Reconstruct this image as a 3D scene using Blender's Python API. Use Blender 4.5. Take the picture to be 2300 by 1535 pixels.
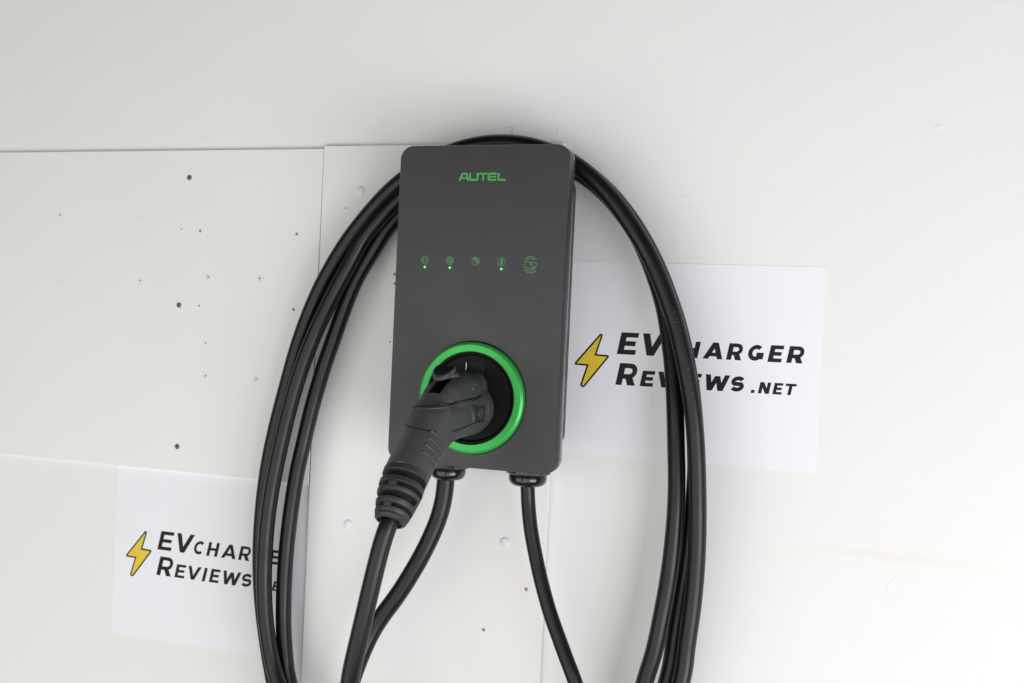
import bpy, bmesh, math, random
import numpy as np
from mathutils import Vector, Matrix
random.seed(7)

# ---------------------------------------------------------------- camera, world, lamps, exposure
scene = bpy.context.scene
for o in list(bpy.data.objects):
    bpy.data.objects.remove(o, do_unlink=True)
COL = scene.collection
# world axes: x right along the wall, z up, wall plane y = 0, the room is on the -y side; metres
camd = bpy.data.cameras.new('camera')
cam = bpy.data.objects.new('camera', camd)
COL.objects.link(cam)
YAW, PITCH, ROLL = -0.3272, -0.01236, 0.04525
fw = Vector((math.sin(YAW)*math.cos(PITCH), math.cos(YAW)*math.cos(PITCH), math.sin(PITCH)))
rt = fw.cross(Vector((0, 0, 1))).normalized()
up = rt.cross(fw)
r2 = rt*math.cos(ROLL) + up*math.sin(ROLL)
u2 = -rt*math.sin(ROLL) + up*math.cos(ROLL)
cam.matrix_world = Matrix(((r2.x, u2.x, -fw.x, 0.40134), (r2.y, u2.y, -fw.y, -1.16446), (r2.z, u2.z, -fw.z, -0.0206), (0, 0, 0, 1)))
camd.sensor_width = 36
camd.lens = 38.184
camd.clip_start = 0.01
camd.clip_end = 60
camd.dof.use_dof = True
camd.dof.focus_distance = 1.10
camd.dof.aperture_fstop = 8.0
scene.camera = cam

world = bpy.data.worlds.new('World')
scene.world = world
world.use_nodes = True
bg = world.node_tree.nodes['Background']
bg.inputs[0].default_value = (1.0, 0.93, 0.84, 1)
bg.inputs[1].default_value = 0.05

def area(name, loc, target, sx, sy, power, col):
    d = bpy.data.lights.new(name, 'AREA')
    d.shape = 'RECTANGLE'; d.size = sx; d.size_y = sy; d.energy = power; d.color = col
    o = bpy.data.objects.new(name, d); COL.objects.link(o)
    o.location = loc
    o.rotation_euler = (Vector(target)-Vector(loc)).to_track_quat('-Z', 'Y').to_euler()
    return o
# the open doorway of the garage, to the right of the camera
area('doorway_light', (1.95, -1.65, -0.78), (0.0, 0.0, -0.15), 1.7, 1.6, 51, (0.965, 0.97, 1.0))
# daylight coming back off the floor and the room on the other side
area('room_light', (-0.6, -2.3, -0.85), (-0.15, 0.0, -0.3), 4.4, 2.4, 54, (1.0, 0.99, 0.965))

scene.view_settings.view_transform = 'Standard'
scene.view_settings.look = 'None'
scene.view_settings.exposure = 0.12
scene.view_settings.gamma = 1.0
scene.render.engine = 'CYCLES'
scene.render.resolution_x = 1024
scene.render.resolution_y = 683

# ---------------------------------------------------------------- helpers
def material(name, col, rough=0.5, metal=0.0, noise=0.0, nscale=40.0, bump=0.0, bscale=300.0, coat=0.0, spec=0.5, emit=None, estr=0.0, rvar=0.0, bdist=0.001):
    m = bpy.data.materials.new(name); m.use_nodes = True
    nt = m.node_tree; b = nt.nodes['Principled BSDF']
    b.inputs['Base Color'].default_value = (*col, 1)
    b.inputs['Roughness'].default_value = rough
    b.inputs['Metallic'].default_value = metal
    b.inputs['Specular IOR Level'].default_value = spec
    b.inputs['Coat Weight'].default_value = coat
    tc = nt.nodes.new('ShaderNodeTexCoord')
    if noise > 0:
        n = nt.nodes.new('ShaderNodeTexNoise'); n.inputs['Scale'].default_value = nscale; n.inputs['Detail'].default_value = 6
        nt.links.new(tc.outputs['Object'], n.inputs['Vector'])
        mx = nt.nodes.new('ShaderNodeMix'); mx.data_type = 'RGBA'
        mx.inputs[6].default_value = (*[c*(1-noise) for c in col], 1)
        mx.inputs[7].default_value = (*[min(1, c*(1+noise)) for c in col], 1)
        nt.links.new(n.outputs['Fac'], mx.inputs[0]); nt.links.new(mx.outputs[2], b.inputs['Base Color'])
    if rvar > 0:
        n3 = nt.nodes.new('ShaderNodeTexNoise'); n3.inputs['Scale'].default_value = nscale*0.6; n3.inputs['Detail'].default_value = 5
        nt.links.new(tc.outputs['Object'], n3.inputs['Vector'])
        mr = nt.nodes.new('ShaderNodeMapRange')
        mr.inputs[1].default_value = 0.3; mr.inputs[2].default_value = 0.7
        mr.inputs[3].default_value = rough-rvar; mr.inputs[4].default_value = rough+rvar
        nt.links.new(n3.outputs['Fac'], mr.inputs[0]); nt.links.new(mr.outputs[0], b.inputs['Roughness'])
    if bump > 0:
        n2 = nt.nodes.new('ShaderNodeTexNoise'); n2.inputs['Scale'].default_value = bscale; n2.inputs['Detail'].default_value = 4
        nt.links.new(tc.outputs['Object'], n2.inputs['Vector'])
        bp = nt.nodes.new('ShaderNodeBump'); bp.inputs['Strength'].default_value = bump; bp.inputs['Distance'].default_value = bdist
        nt.links.new(n2.outputs['Fac'], bp.inputs['Height']); nt.links.new(bp.outputs['Normal'], b.inputs['Normal'])
    if emit:
        b.inputs['Emission Color'].default_value = (*emit, 1); b.inputs['Emission Strength'].default_value = estr
    return m

M = {}
M['board'] = material('melamine board', (0.80, 0.80, 0.785), 0.42, noise=0.018, nscale=9, bump=0.10, bscale=90, bdist=0.0004, rvar=0.06)
M['chip'] = material('chipboard core', (0.46, 0.30, 0.16), 0.9, noise=0.35, nscale=350)
M['paper'] = material('printer paper', (0.835, 0.84, 0.88), 0.75, noise=0.012, nscale=14, bump=0.25, bscale=28, bdist=0.0008)
M['ink'] = material('black ink', (0.014, 0.014, 0.016), 0.6, noise=0.35, nscale=900, spec=0.2)
M['yellow'] = material('yellow ink', (0.76, 0.56, 0.035), 0.6, noise=0.05, nscale=60)
M['cover'] = material('dark grey moulded plastic', (0.037, 0.037, 0.040), 0.36, spec=0.42, noise=0.05, nscale=30, bump=0.22, bscale=2600, bdist=0.0003, rvar=0.08)
M['shell'] = material('grey shell plastic', (0.07, 0.07, 0.075), 0.14, noise=0.06, nscale=30, bump=0.05, bscale=2400, bdist=0.0002)
M['black'] = material('black moulded plastic', (0.005, 0.005, 0.006), 0.5, spec=0.14, bump=0.15, bscale=1800, bdist=0.0002)
M['void'] = material('recess shade black', (0.002, 0.002, 0.002), 0.8)  # near-black: the shade inside slots and grooves put into the colour
M['green'] = material('anodised green ring', (0.044, 0.43, 0.08), 0.33, metal=0.3, noise=0.04, nscale=200, rvar=0.04)
M['print'] = material('green print', (0.06, 0.34, 0.07), 0.55)
M['thin'] = material('faint green print', (0.085, 0.29, 0.105), 0.6)
M['led'] = material('lit green diode', (0.1, 0.5, 0.1), 0.3, emit=(0.10, 1.0, 0.15), estr=1.05)
M['cable'] = material('black cable jacket', (0.0048, 0.0048, 0.0052), 0.35, spec=0.36, noise=0.12, nscale=60, bump=0.10, bscale=500, bdist=0.0003, rvar=0.07)
M['imprint'] = material('worn cable print', (0.020, 0.020, 0.021), 0.5)
M['grip'] = material('charcoal rubber grip', (0.052, 0.053, 0.057), 0.5, noise=0.22, nscale=55, bump=0.35, bscale=1700, bdist=0.0004, rvar=0.06)
M['gland'] = material('glossy black nylon', (0.010, 0.010, 0.011), 0.16, coat=0.3, bump=0.04, bscale=200, bdist=0.0004)
M['steel'] = material('zinc screw', (0.17, 0.185, 0.175), 0.5, metal=0.35, noise=0.2, nscale=600)
M['cap'] = material('white plastic cap', (0.79, 0.81, 0.84), 0.45)
M['scuffmark'] = material('worn rubber scuff', (0.13, 0.125, 0.11), 0.7, noise=0.5, nscale=900)
M['burr'] = material('raised board burr', (0.66, 0.64, 0.58), 0.5)
M['pencil'] = material('pencil line', (0.55, 0.55, 0.535), 0.7)
M['boot'] = material('black rubber boot', (0.026, 0.0265, 0.029), 0.5, noise=0.15, nscale=70, bump=0.2, bscale=1500, bdist=0.0003)
M['badge'] = material('dark badge plate', (0.022, 0.025, 0.025), 0.45)

def obj(name, verts, faces, mat, parent=None, smooth=False):
    me = bpy.data.meshes.new(name)
    me.from_pydata([tuple(v) for v in verts], [], [tuple(f) for f in faces])
    me.validate(); me.update()
    if mat: me.materials.append(M[mat] if isinstance(mat, str) else mat)
    bm = bmesh.new(); bm.from_mesh(me); bmesh.ops.recalc_face_normals(bm, faces=bm.faces); bm.to_mesh(me); bm.free()
    if smooth:
        for p in me.polygons: p.use_smooth = True
    o = bpy.data.objects.new(name, me); COL.objects.link(o)
    if parent: o.parent = parent
    return o

def sharp(o, deg=35):
    me = o.data
    for p in me.polygons: p.use_smooth = True
    bm = bmesh.new(); bm.from_mesh(me)
    for e in bm.edges:
        if len(e.link_faces) == 2 and e.calc_face_angle(0) > math.radians(deg): e.smooth = False
    bm.to_mesh(me); bm.free()
    return o

def empty(name, loc, label, cat):
    o = bpy.data.objects.new(name, None); COL.objects.link(o)
    o.empty_display_size = 0.02
    o['label'] = label; o['category'] = cat
    return o            # parts carry world coordinates; the empty stays at the origin of the charger

class Mesh:
    def __init__(s): s.v = []; s.f = []
    def add(s, v, f):
        n = len(s.v); s.v += [tuple(p) for p in v]; s.f += [tuple(i+n for i in q) for q in f]
    def box(s, x0, x1, y0, y1, z0, z1):
        v = [(x, y, z) for x in (x0, x1) for y in (y0, y1) for z in (z0, z1)]
        s.add(v, [(0,1,3,2), (4,6,7,5), (0,4,5,1), (2,3,7,6), (0,2,6,4), (1,5,7,3)])
    def rings(s, rings, cap0=True, cap1=True, closed=True):
        n = len(rings[0]); b = len(s.v)
        for r in rings: s.v += [tuple(p) for p in r]
        for i in range(len(rings)-1):
            for j in range(n if closed else n-1):
                k = (j+1) % n
                s.f.append((b+i*n+j, b+i*n+k, b+(i+1)*n+k, b+(i+1)*n+j))
        if cap0: s.f.append(tuple(b+j for j in range(n)))
        if cap1: s.f.append(tuple(b+(len(rings)-1)*n+j for j in reversed(range(n))))
    def lathe(s, c, axis, prof, n=48, a0=0.0, a1=2*math.pi, close=False):
        """profile of (radius, distance along axis) turned round axis through c"""
        axis = Vector(axis).normalized(); ux = axis.orthogonal().normalized() if abs(axis.y) > 0.99 else Vector((1, 0, 0))
        ux = (ux - axis*ux.dot(axis)).normalized(); vy = axis.cross(ux); c = Vector(c)
        full = abs(a1-a0-2*math.pi) < 1e-6
        cnt = n if full else n+1
        rr = [[c + axis*d + (ux*math.cos(a0+(a1-a0)*j/n) + vy*math.sin(a0+(a1-a0)*j/n))*r for j in range(cnt)] for r, d in prof]
        if close: rr.append(rr[0])
        s.rings(rr, cap0=not close and full, cap1=not close and full, closed=full)
        if not full and close:
            b = len(s.v) - len(rr)*cnt
            s.f.append(tuple(b+i*cnt for i in range(len(prof))))
            s.f.append(tuple(b+i*cnt+cnt-1 for i in reversed(range(len(prof)))))
    def build(s, name, mat, parent=None, smooth=False, sharpdeg=None):
        o = obj(name, s.v, s.f, mat, parent, smooth)
        if sharpdeg: sharp(o, sharpdeg)
        return o

def rrect(hw, h0, h1, r, y, n=8, cx=0.0):
    """rounded rectangle in the xz plane at depth y"""
    out = []
    for (sx, zc, a) in ((1, h1, 0), (-1, h1, 90), (-1, h0, 180), (1, h0, 270)):
        for k in range(n+1):
            t = math.radians(a + 90*k/n)
            px = cx + sx*(hw-r) + r*math.cos(t)
            pz = (zc - r if zc == h1 else zc + r) + r*math.sin(t)
            out.append((px, y, pz))
    return out

def catmull(pts, sub=8):
    P = [Vector(p) for p in pts]; P = [P[0]*2-P[1]] + P + [P[-1]*2-P[-2]]
    out = []
    for i in range(1, len(P)-2):
        p0, p1, p2, p3 = P[i-1:i+3]
        for k in range(sub):
            t = k/sub
            out.append(0.5*((2*p1) + (p2-p0)*t + (2*p0-5*p1+4*p2-p3)*t*t + (3*p1-p0-3*p2+p3)*t**3))
    out.append(P[-2]); return out

def relax(P, it):
    P = [p.copy() for p in P]
    for _ in range(it):
        Q = [p.copy() for p in P]
        for i in range(1, len(P)-1): Q[i] = P[i]*0.5 + (P[i-1]+P[i+1])*0.25
        P = Q
    return P

def frames(P):
    T = [(P[min(i+1, len(P)-1)] - P[max(i-1, 0)]).normalized() for i in range(len(P))]
    n = T[0].orthogonal().normalized(); F = []
    for i, t in enumerate(T):
        n = (n - t*n.dot(t)).normalized(); F.append((t, n, t.cross(n)))
    return F

def tube(P, r, n=24, r1=None, r2=None):
    """round tube along P; r1 and r2 swell or thin its last stretch and its first"""
    F = frames(P); m = Mesh()
    L = [0.0]
    for a, b in zip(P, P[1:]): L.append(L[-1] + (b-a).length)
    def rad_at(d):
        k = r
        if r1 and L[-1]-d < 0.55: k = r1 + (r-r1)*max(0.0, (L[-1]-d-0.05)/0.5)
        if r2 and d < 0.5: k = r2 + (r-r2)*max(0.0, (d-0.25)/0.25)
        return k
    Rr = [rad_at(d) for d in L]
    m.rings([[p + (f[1]*math.cos(2*math.pi*j/n) + f[2]*math.sin(2*math.pi*j/n))*q for j in range(n)] for p, f, q in zip(P, F, Rr)])
    return m

def loft(stations, n=48, ridge=0.0):
    """stations (y, z, half width x, half height in the yz plane, exponent); path lies in the plane x = X0"""
    C = [Vector((0, s[0], s[1])) for s in stations]; rr = []
    for i, s in enumerate(stations):
        t = (C[min(i+1, len(C)-1)] - C[max(i-1, 0)]).normalized()
        mdir = Vector((0, t.z, -t.y))
        if mdir.z < 0: mdir = -mdir
        ring = []
        for j in range(n):
            a = 2*math.pi*j/n; e = 2.0/(s[5] if len(s) > 5 and math.sin(a) > 0 else s[4])
            cx = math.copysign(abs(math.cos(a))**e, math.cos(a)); cz = math.copysign(abs(math.sin(a))**e, math.sin(a))
            k = 1 + (ridge if len(s) > 5 else 0)*math.exp(-abs((math.degrees(a)-90))/16)
            cx *= k; cz *= k
            ring.append(C[i] + Vector((X0, 0, 0)) + Vector((1, 0, 0))*cx*s[2] + mdir*cz*s[3])
        rr.append(ring)
    return rr

def boolean_cut(o, cutter_mesh, mat_list):
    c = bpy.data.objects.new('cutter', cutter_mesh); COL.objects.link(c)
    md = o.modifiers.new('cut', 'BOOLEAN'); md.operation = 'DIFFERENCE'; md.object = c; md.solver = 'EXACT'
    try: md.material_mode = 'TRANSFER'
    except Exception: pass
    dg = bpy.context.evaluated_depsgraph_get()
    me = bpy.data.meshes.new_from_object(o.evaluated_get(dg))
    o.modifiers.clear(); o.data = me
    bpy.data.objects.remove(c, do_unlink=True)
    return o

# ---------------------------------------------------------------- lettering
def ribbon(pts, t):
    """polyline widened to thickness t with mitred corners -> list of quads"""
    n = len(pts); L = []; R = []
    closed = (abs(pts[0][0]-pts[-1][0]) < 1e-9 and abs(pts[0][1]-pts[-1][1]) < 1e-9)
    for i in range(n):
        a = Vector(pts[(i-1) if i > 0 else (n-2 if closed else 0)]); b = Vector(pts[i]); c = Vector(pts[(i+1) if i < n-1 else (1 if closed else n-1)])
        d1 = (b-a) if (b-a).length > 1e-9 else (c-b); d2 = (c-b) if (c-b).length > 1e-9 else (b-a)
        d1 = d1.normalized(); d2 = d2.normalized()
        n1 = Vector((-d1.y, d1.x)); n2 = Vector((-d2.y, d2.x)); mm = (n1+n2)
        mm = n1 if mm.length < 1e-6 else mm.normalized()
        k = min(2.2, 1/max(0.3, mm.dot(n1))) * t/2
        L.append(b+mm*k); R.append(b-mm*k)
    return [[tuple(L[i]), tuple(L[i+1]), tuple(R[i+1]), tuple(R[i])] for i in range(n-1)]

def arc(cx, cy, rx, ry, a0, a1, n=16):
    return [(cx+rx*math.cos(math.radians(a0+(a1-a0)*k/n)), cy+ry*math.sin(math.radians(a0+(a1-a0)*k/n))) for k in range(n+1)]

def rect(x0, y0, x1, y1): return [(x0, y0), (x1, y0), (x1, y1), (x0, y1)]

def glyph(ch, w, h, t):
    b = t*0.76; g = []
    if ch == 'E':
        g = [rect(0, 0, t, h), rect(t, 0, w, b), rect(t, h-b, w*0.97, h), rect(t, h/2-b/2, w*0.9, h/2+b/2)]
    elif ch == 'H': g = [rect(0, 0, t, h), rect(w-t, 0, w, h), rect(t, h/2-b/2, w-t, h/2+b/2)]
    elif ch == 'I': g = [rect(0, 0, t, h)]
    elif ch == 'L': g = [rect(0, 0, t, h), rect(t, 0, w, b)]
    elif ch == 'T': g = [rect(0, h-b, w, h), rect(w/2-t/2, 0, w/2+t/2, h-b)]
    elif ch == 'N': g = [rect(0, 0, t, h), rect(w-t, 0, w, h), [(t*0.0, h), (t*1.15, h), (w, 0), (w-t*1.15, 0)]]
    elif ch == 'V':
        q = t*1.12; c = w/2
        g = [[(0, h), (q, h), (c+q*0.45, 0), (c-q*0.5, 0)], [(w, h), (w-q, h), (c-q*0.45, 0), (c+q*0.5, 0)]]
    elif ch == 'A':
        q = t*1.12; c = w/2; k = 0.27*h
        g = [[(0, 0), (q, 0), (c+q*0.45, h), (c-q*0.5, h)], [(w, 0), (w-q, 0), (c-q*0.45, h), (c+q*0.5, h)], rect(w*0.22, k-b/2, w*0.78, k+b/2)]
    elif ch == 'W':
        q = t*1.05; x = [0, w*0.28, w*0.5, w*0.72, w]
        for (xa, ya, xb, yb) in ((0, h, x[1], 0), (x[2], h*0.92, x[1], 0), (x[2], h*0.92, x[3], 0), (w, h, x[3], 0)):
            oa = 0 if xa == 0 else (-q if xa == w else -q/2)
            g.append([(xa+oa, ya), (xa+oa+q, ya), (xb+q/2, yb), (xb-q/2, yb)])
    elif ch == 'R':
        ry = h*0.29; top = h-t/2+(t-b)/2; mid = h*0.40; cy = (top+mid)/2; rr = (top-mid)/2
        g = [rect(0, 0, t, h)]
        g += ribbon([(t*0.9, top), (w-t/2-rr, top)] + arc(w-t/2-rr, cy, rr, rr, 90, -90, 12) + [(t*0.9, mid)], b)
        g.append([(w*0.40, h*0.40), (w*0.40+t*1.15, h*0.40), (w, 0), (w-t*1.25, 0)])
    elif ch == 'C': g = ribbon(arc(w/2+t*0.05, h/2, w/2-t/2, h/2-t/2, 48, 312, 24), t*0.84)
    elif ch == 'G':
        g = ribbon(arc(w/2, h/2, w/2-t/2, h/2-t/2, 48, 325, 24), t*0.84)
        g += [rect(w-t, h*0.12, w, h*0.52), rect(w*0.55, h*0.52-b, w-t, h*0.52)]
    elif ch == 'S':
        r1 = h*0.27-t*0.22; rx = w/2-t/2
        up_ = arc(w/2, h-t*0.48-r1, rx, r1, 28, 270, 16); lo = arc(w/2, t*0.48+r1, rx, r1, 90, -152, 16)
        up_ = up_[:-3]; lo = lo[3:]
        g = ribbon(up_ + lo, t*0.82)
    elif ch == '.': g = [rect(0, 0, w, h)]
    elif ch in '0123456789':
        x0, x1, y0, y1, ym = t/2, w-t/2, t/2, h-t/2, h/2
        P = {'0': [(x0, y0), (x1, y0), (x1, y1), (x0, y1), (x0, y0)], '1': [(w/2, y0), (w/2, y1)],
             '2': [(x0, y1), (x1, y1), (x1, ym), (x0, ym), (x0, y0), (x1, y0)], '3': [(x0, y1), (x1, y1), (x1, ym), (x0, ym), (x1, ym), (x1, y0), (x0, y0)],
             '4': [(x0, y1), (x0, ym), (x1, ym), (x1, y1), (x1, y0)], '5': [(x1, y1), (x0, y1), (x0, ym), (x1, ym), (x1, y0), (x0, y0)],
             '6': [(x1, y1), (x0, y1), (x0, y0), (x1, y0), (x1, ym), (x0, ym)], '7': [(x0, y1), (x1, y1), (x1, y0)],
             '8': [(x0, ym), (x1, ym), (x1, y0), (x0, y0), (x0, y1), (x1, y1), (x1, ym)], '9': [(x1, ym), (x0, ym), (x0, y1), (x1, y1), (x1, y0), (x0, y0)]}[ch]
        g = ribbon(P, t)
    return g

def flat_print(name, polys, y, mat, parent, dz=2.0e-5):
    """polygons (x, z in metres) printed on a sheet at depth y, each a hair above the one before"""
    m = Mesh()
    for i, p in enumerate(polys):
        m.add([(q[0], y - dz*(i % 4), q[1]) for q in p], [tuple(range(len(p)))])
    return m.build(name, mat, parent)

def offset_poly(P, d):
    n = len(P); out = []
    ar = sum(P[i][0]*P[(i+1) % n][1]-P[(i+1) % n][0]*P[i][1] for i in range(n))
    s = 1 if ar > 0 else -1
    for i in range(n):
        a, b, c = Vector(P[i-1]), Vector(P[i]), Vector(P[(i+1) % n])
        d1 = (b-a).normalized(); d2 = (c-b).normalized()
        n1 = Vector((-d1.y, d1.x))*s; n2 = Vector((-d2.y, d2.x))*s; mm = (n1+n2).normalized()
        out.append(tuple(b + mm*d/max(0.35, mm.dot(n1))))
    return out

# ---------------------------------------------------------------- the wall and the boards on it
def wall_material():
    m = material('painted wall', (0.80, 0.79, 0.765), 0.62, bump=0.30, bscale=120, bdist=0.0007, rvar=0.06)
    nt = m.node_tree; b = nt.nodes['Principled BSDF']; tc = [n for n in nt.nodes if n.type == 'TEX_COORD'][0]
    # mottled paint, plus one long yellowed water mark low on the right
    n = nt.nodes.new('ShaderNodeTexNoise'); n.inputs['Scale'].default_value = 5; n.inputs['Detail'].default_value = 8
    nt.links.new(tc.outputs['Object'], n.inputs['Vector'])
    mx = nt.nodes.new('ShaderNodeMix'); mx.data_type = 'RGBA'
    mx.inputs[6].default_value = (0.79, 0.785, 0.77, 1); mx.inputs[7].default_value = (0.815, 0.812, 0.80, 1)
    nt.links.new(n.outputs['Fac'], mx.inputs[0])
    sep = nt.nodes.new('ShaderNodeSeparateXYZ'); nt.links.new(tc.outputs['Object'], sep.inputs[0])
    def mth(op, a, c=None, d=None):
        k = nt.nodes.new('ShaderNodeMath'); k.operation = op
        for i, v in enumerate((a, c, d)):
            if v is None: continue
            if isinstance(v, (int, float)): k.inputs[i].default_value = v
            else: nt.links.new(v, k.inputs[i])
        return k.outputs[0]
    n2 = nt.nodes.new('ShaderNodeTexNoise'); n2.inputs['Scale'].default_value = 22; n2.inputs['Detail'].default_value = 6
    nt.links.new(tc.outputs['Object'], n2.inputs['Vector'])
    dx = mth('SUBTRACT', sep.outputs[0], 0.415)
    zc = mth('ADD', mth('MULTIPLY', mth('MULTIPLY', dx, dx), -0.55), -0.2335)
    zc = mth('ADD', zc, mth('MULTIPLY', mth('SUBTRACT', n2.outputs['Fac'], 0.5), 0.016))
    dz = mth('ABSOLUTE', mth('SUBTRACT', sep.outputs[2], zc))
    band = mth('SUBTRACT', 1.0, mth('DIVIDE', dz, 0.0075)); band = mth('MAXIMUM', band, 0.0)
    ends = mth('MAXIMUM', mth('SUBTRACT', 1.0, mth('DIVIDE', mth('ABSOLUTE', dx), 0.135)), 0.0)
    fac = mth('MULTIPLY', mth('MULTIPLY', band, ends), 0.32)
    m2 = nt.nodes.new('ShaderNodeMix'); m2.data_type = 'RGBA'
    nt.links.new(fac, m2.inputs[0]); nt.links.new(mx.outputs[2], m2.inputs[6]); m2.inputs[7].default_value = (0.74, 0.69, 0.56, 1)
    nt.links.new(m2.outputs[2], b.inputs['Base Color'])
    return m
M['wall'] = wall_material()
m = Mesh(); m.box(-2.4, 2.2, 0.0, 0.10, -1.45, 1.35)
wall = m.build('wall', 'wall'); wall['kind'] = 'structure'

def fleck(x, z, lx, lz, ang, hgt, mat='wall', name='paint_fleck'):
    """a small blob or ridge of dried paint standing off the wall"""
    mm = Mesh(); rr = []
    ca, sa = math.cos(math.radians(ang)), math.sin(math.radians(ang)); n = 10
    for (f, d) in ((1.0, 0.00005), (0.75, 0.7), (0.35, 1.0)):
        rr.append([(x + (ca*lx*f*math.cos(2*math.pi*k/n) - sa*lz*f*math.sin(2*math.pi*k/n))*(1+0.2*math.sin(3*k+x*90)), -(0.36*hgt*d if d > 0.01 else 0.00005), z + sa*lx*f*math.cos(2*math.pi*k/n) + ca*lz*f*math.sin(2*math.pi*k/n)) for k in range(n)])
    mm.rings(rr, cap0=False)
    return mm.build(name, mat, wall, smooth=True)
FLECKS = [(0.4457, 0.1989, 0.0045, 0.0028, 10, 0.0008), (0.4563, 0.2098, 0.0006, 0.0018, 0, 0.0004), (0.3548, 0.1058, 0.005, 0.0009, -25, 0.0005), (0.4285, 0.0479, 0.0011, 0.008, 25, 0.0005), (0.3203, 0.0869, 0.0008, 0.0008, 0, 0.0006), (0.2767, 0.2911, 0.0008, 0.0014, 0, 0.0005), (0.2439, 0.3043, 0.0005, 0.0022, 0, 0.0003), (-0.2491, 0.2633, 0.0045, 0.0016, 0, 0.0006), (0.1215, 0.1418, 0.004, 0.0045, 0, 0.0005), (0.198, 0.127, 0.01, 0.0028, 0, 0.0006), (0.4199, -0.2666, 0.0012, 0.008, -15, 0.0006), (0.4258, -0.256, 0.0012, 0.012, -30, 0.0004), (0.2946, -0.1847, 0.0012, 0.0009, -30, 0.0007), (0.4501, -0.1627, 0.0006, 0.0009, 0, 0.0005), (0.3644, 0.0415, 0.0008, 0.0006, 0, 0.0004), (0.4683, 0.2431, 0.0014, 0.0008, 0, 0.0004), (0.3495, 0.0145, 0.0035, 0.0014, -20, 0.0005), (-0.6669, -0.277, 0.005, 0.0007, -40, 0.0003), (0.4031, -0.2646, 0.0012, 0.0006, -40, 0.0005), (-0.4194, 0.2114, 0.003, 0.0008, 0, 0.0004), (-0.1575, 0.3155, 0.002, 0.0009, 0, 0.0003), (-0.1311, 0.2432, 0.002, 0.001, 0, 0.0003), (0.2496, -0.0138, 0.002, 0.001, 0, 0.0003), (0.5192, -0.2231, 0.001, 0.002, 0, 0.0003), (0.1409, 0.2557, 0.002, 0.001, 20, 0.0003)]
for f in FLECKS: fleck(*f)
for (x, z, lx, lz, a) in [(-0.0052, 0.2018, 0.0004, 0.0075, 2), (-0.0071, 0.2068, 0.0055, 0.0004, 2), (0.0483, 0.2029, 0.0004, 0.0025, -8)]:
    mm = Mesh(); ca, sa = math.cos(math.radians(a)), math.sin(math.radians(a))
    mm.add([(x+ca*u*lx-sa*v*lz, -0.00006, z+sa*u*lx+ca*v*lz) for u, v in ((-1, -1), (1, -0.6), (1, 0.6), (-1, 1))], [(0, 1, 2, 3)])
    mm.build('pencil_mark', 'pencil', wall)

def cutter(holes, y0, y1):
    """holes (x, z, r): drilled cups"""
    mm = Mesh()
    for (x, z, r) in holes:
        mm.rings([[(x+r*math.cos(2*math.pi*k/14), y, z+r*math.sin(2*math.pi*k/14)) for k in range(14)] for y in (y0, y1)])
    me = bpy.data.meshes.new('cutter'); me.from_pydata(mm.v, [], mm.f); me.update()
    bm = bmesh.new(); bm.from_mesh(me); bmesh.ops.recalc_face_normals(bm, faces=bm.faces); bm.to_mesh(me); bm.free()
    me.materials.append(M['board']); me.materials.append(M['chip'])
    for p in me.polygons: p.material_index = 1
    return me

def wall_board(x0, x1t, x1b, z0, z1, yf, holes, label, chip_side):
    root = empty('white_board', (x0, 0, z0), label, 'panel')
    e = 0.0004
    mm = Mesh()
    mm.rings([[(x0, -0.0012, z0), (x1b, -0.0012, z0), (x1t, -0.0012, z1), (x0, -0.0012, z1)],
              [(x0, yf+e, z0), (x1b, yf+e, z0), (x1t, yf+e, z1), (x0, yf+e, z1)],
              [(x0+e, yf, z0+e), (x1b-e, yf, z0+e), (x1t-e, yf, z1-e), (x0+e, yf, z1-e)]])
    b = mm.build('board', 'board', root)
    b.data.materials.append(M['chip'])
    if chip_side:
        for p in b.data.polygons:
            if p.normal.x > 0.95: p.material_index = 1
    boolean_cut(b, cutter(holes, yf-0.002, yf+0.0013), None)
    return root

YL, YM = -0.0060, -0.0066
HOLES_L = [(-0.6254, 0.1013, 0.0013), (-0.4953, 0.0183, 0.0013), (-0.3948, 0.0261, 0.0014), (-0.3209, 0.0262, 0.0015), (-0.3925, -0.097, 0.0012), (-0.3202, -0.0966, 0.0013),
           (-0.4091, 0.083, 0.0019), (-0.2724, 0.0813, 0.0019), (-0.2721, -0.0101, 0.0018), (-0.4369, 0.085, 0.0009), (-0.4062, -0.0102, 0.0012), (-0.3945, -0.0563, 0.0011)]
HOLES_M = [(0.0383, -0.3119, 0.0021), (-0.0102, -0.3639, 0.0021), (-0.2072, 0.1129, 0.0010), (-0.1401, 0.0361, 0.0018), (-0.1396, 0.0252, 0.0015), (-0.1421, -0.0431, 0.001)]
left = wall_board(-1.35, -0.2407, -0.2417, -0.2194, 0.1839, YL, HOLES_L, 'large white board left of the charger, dotted with drill holes and three grey screws', True)
mid = wall_board(-0.24, 0.0589, 0.0589, -1.20, 0.187, YM, HOLES_M, 'tall white board behind the charger with round white screw caps', False)

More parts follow.
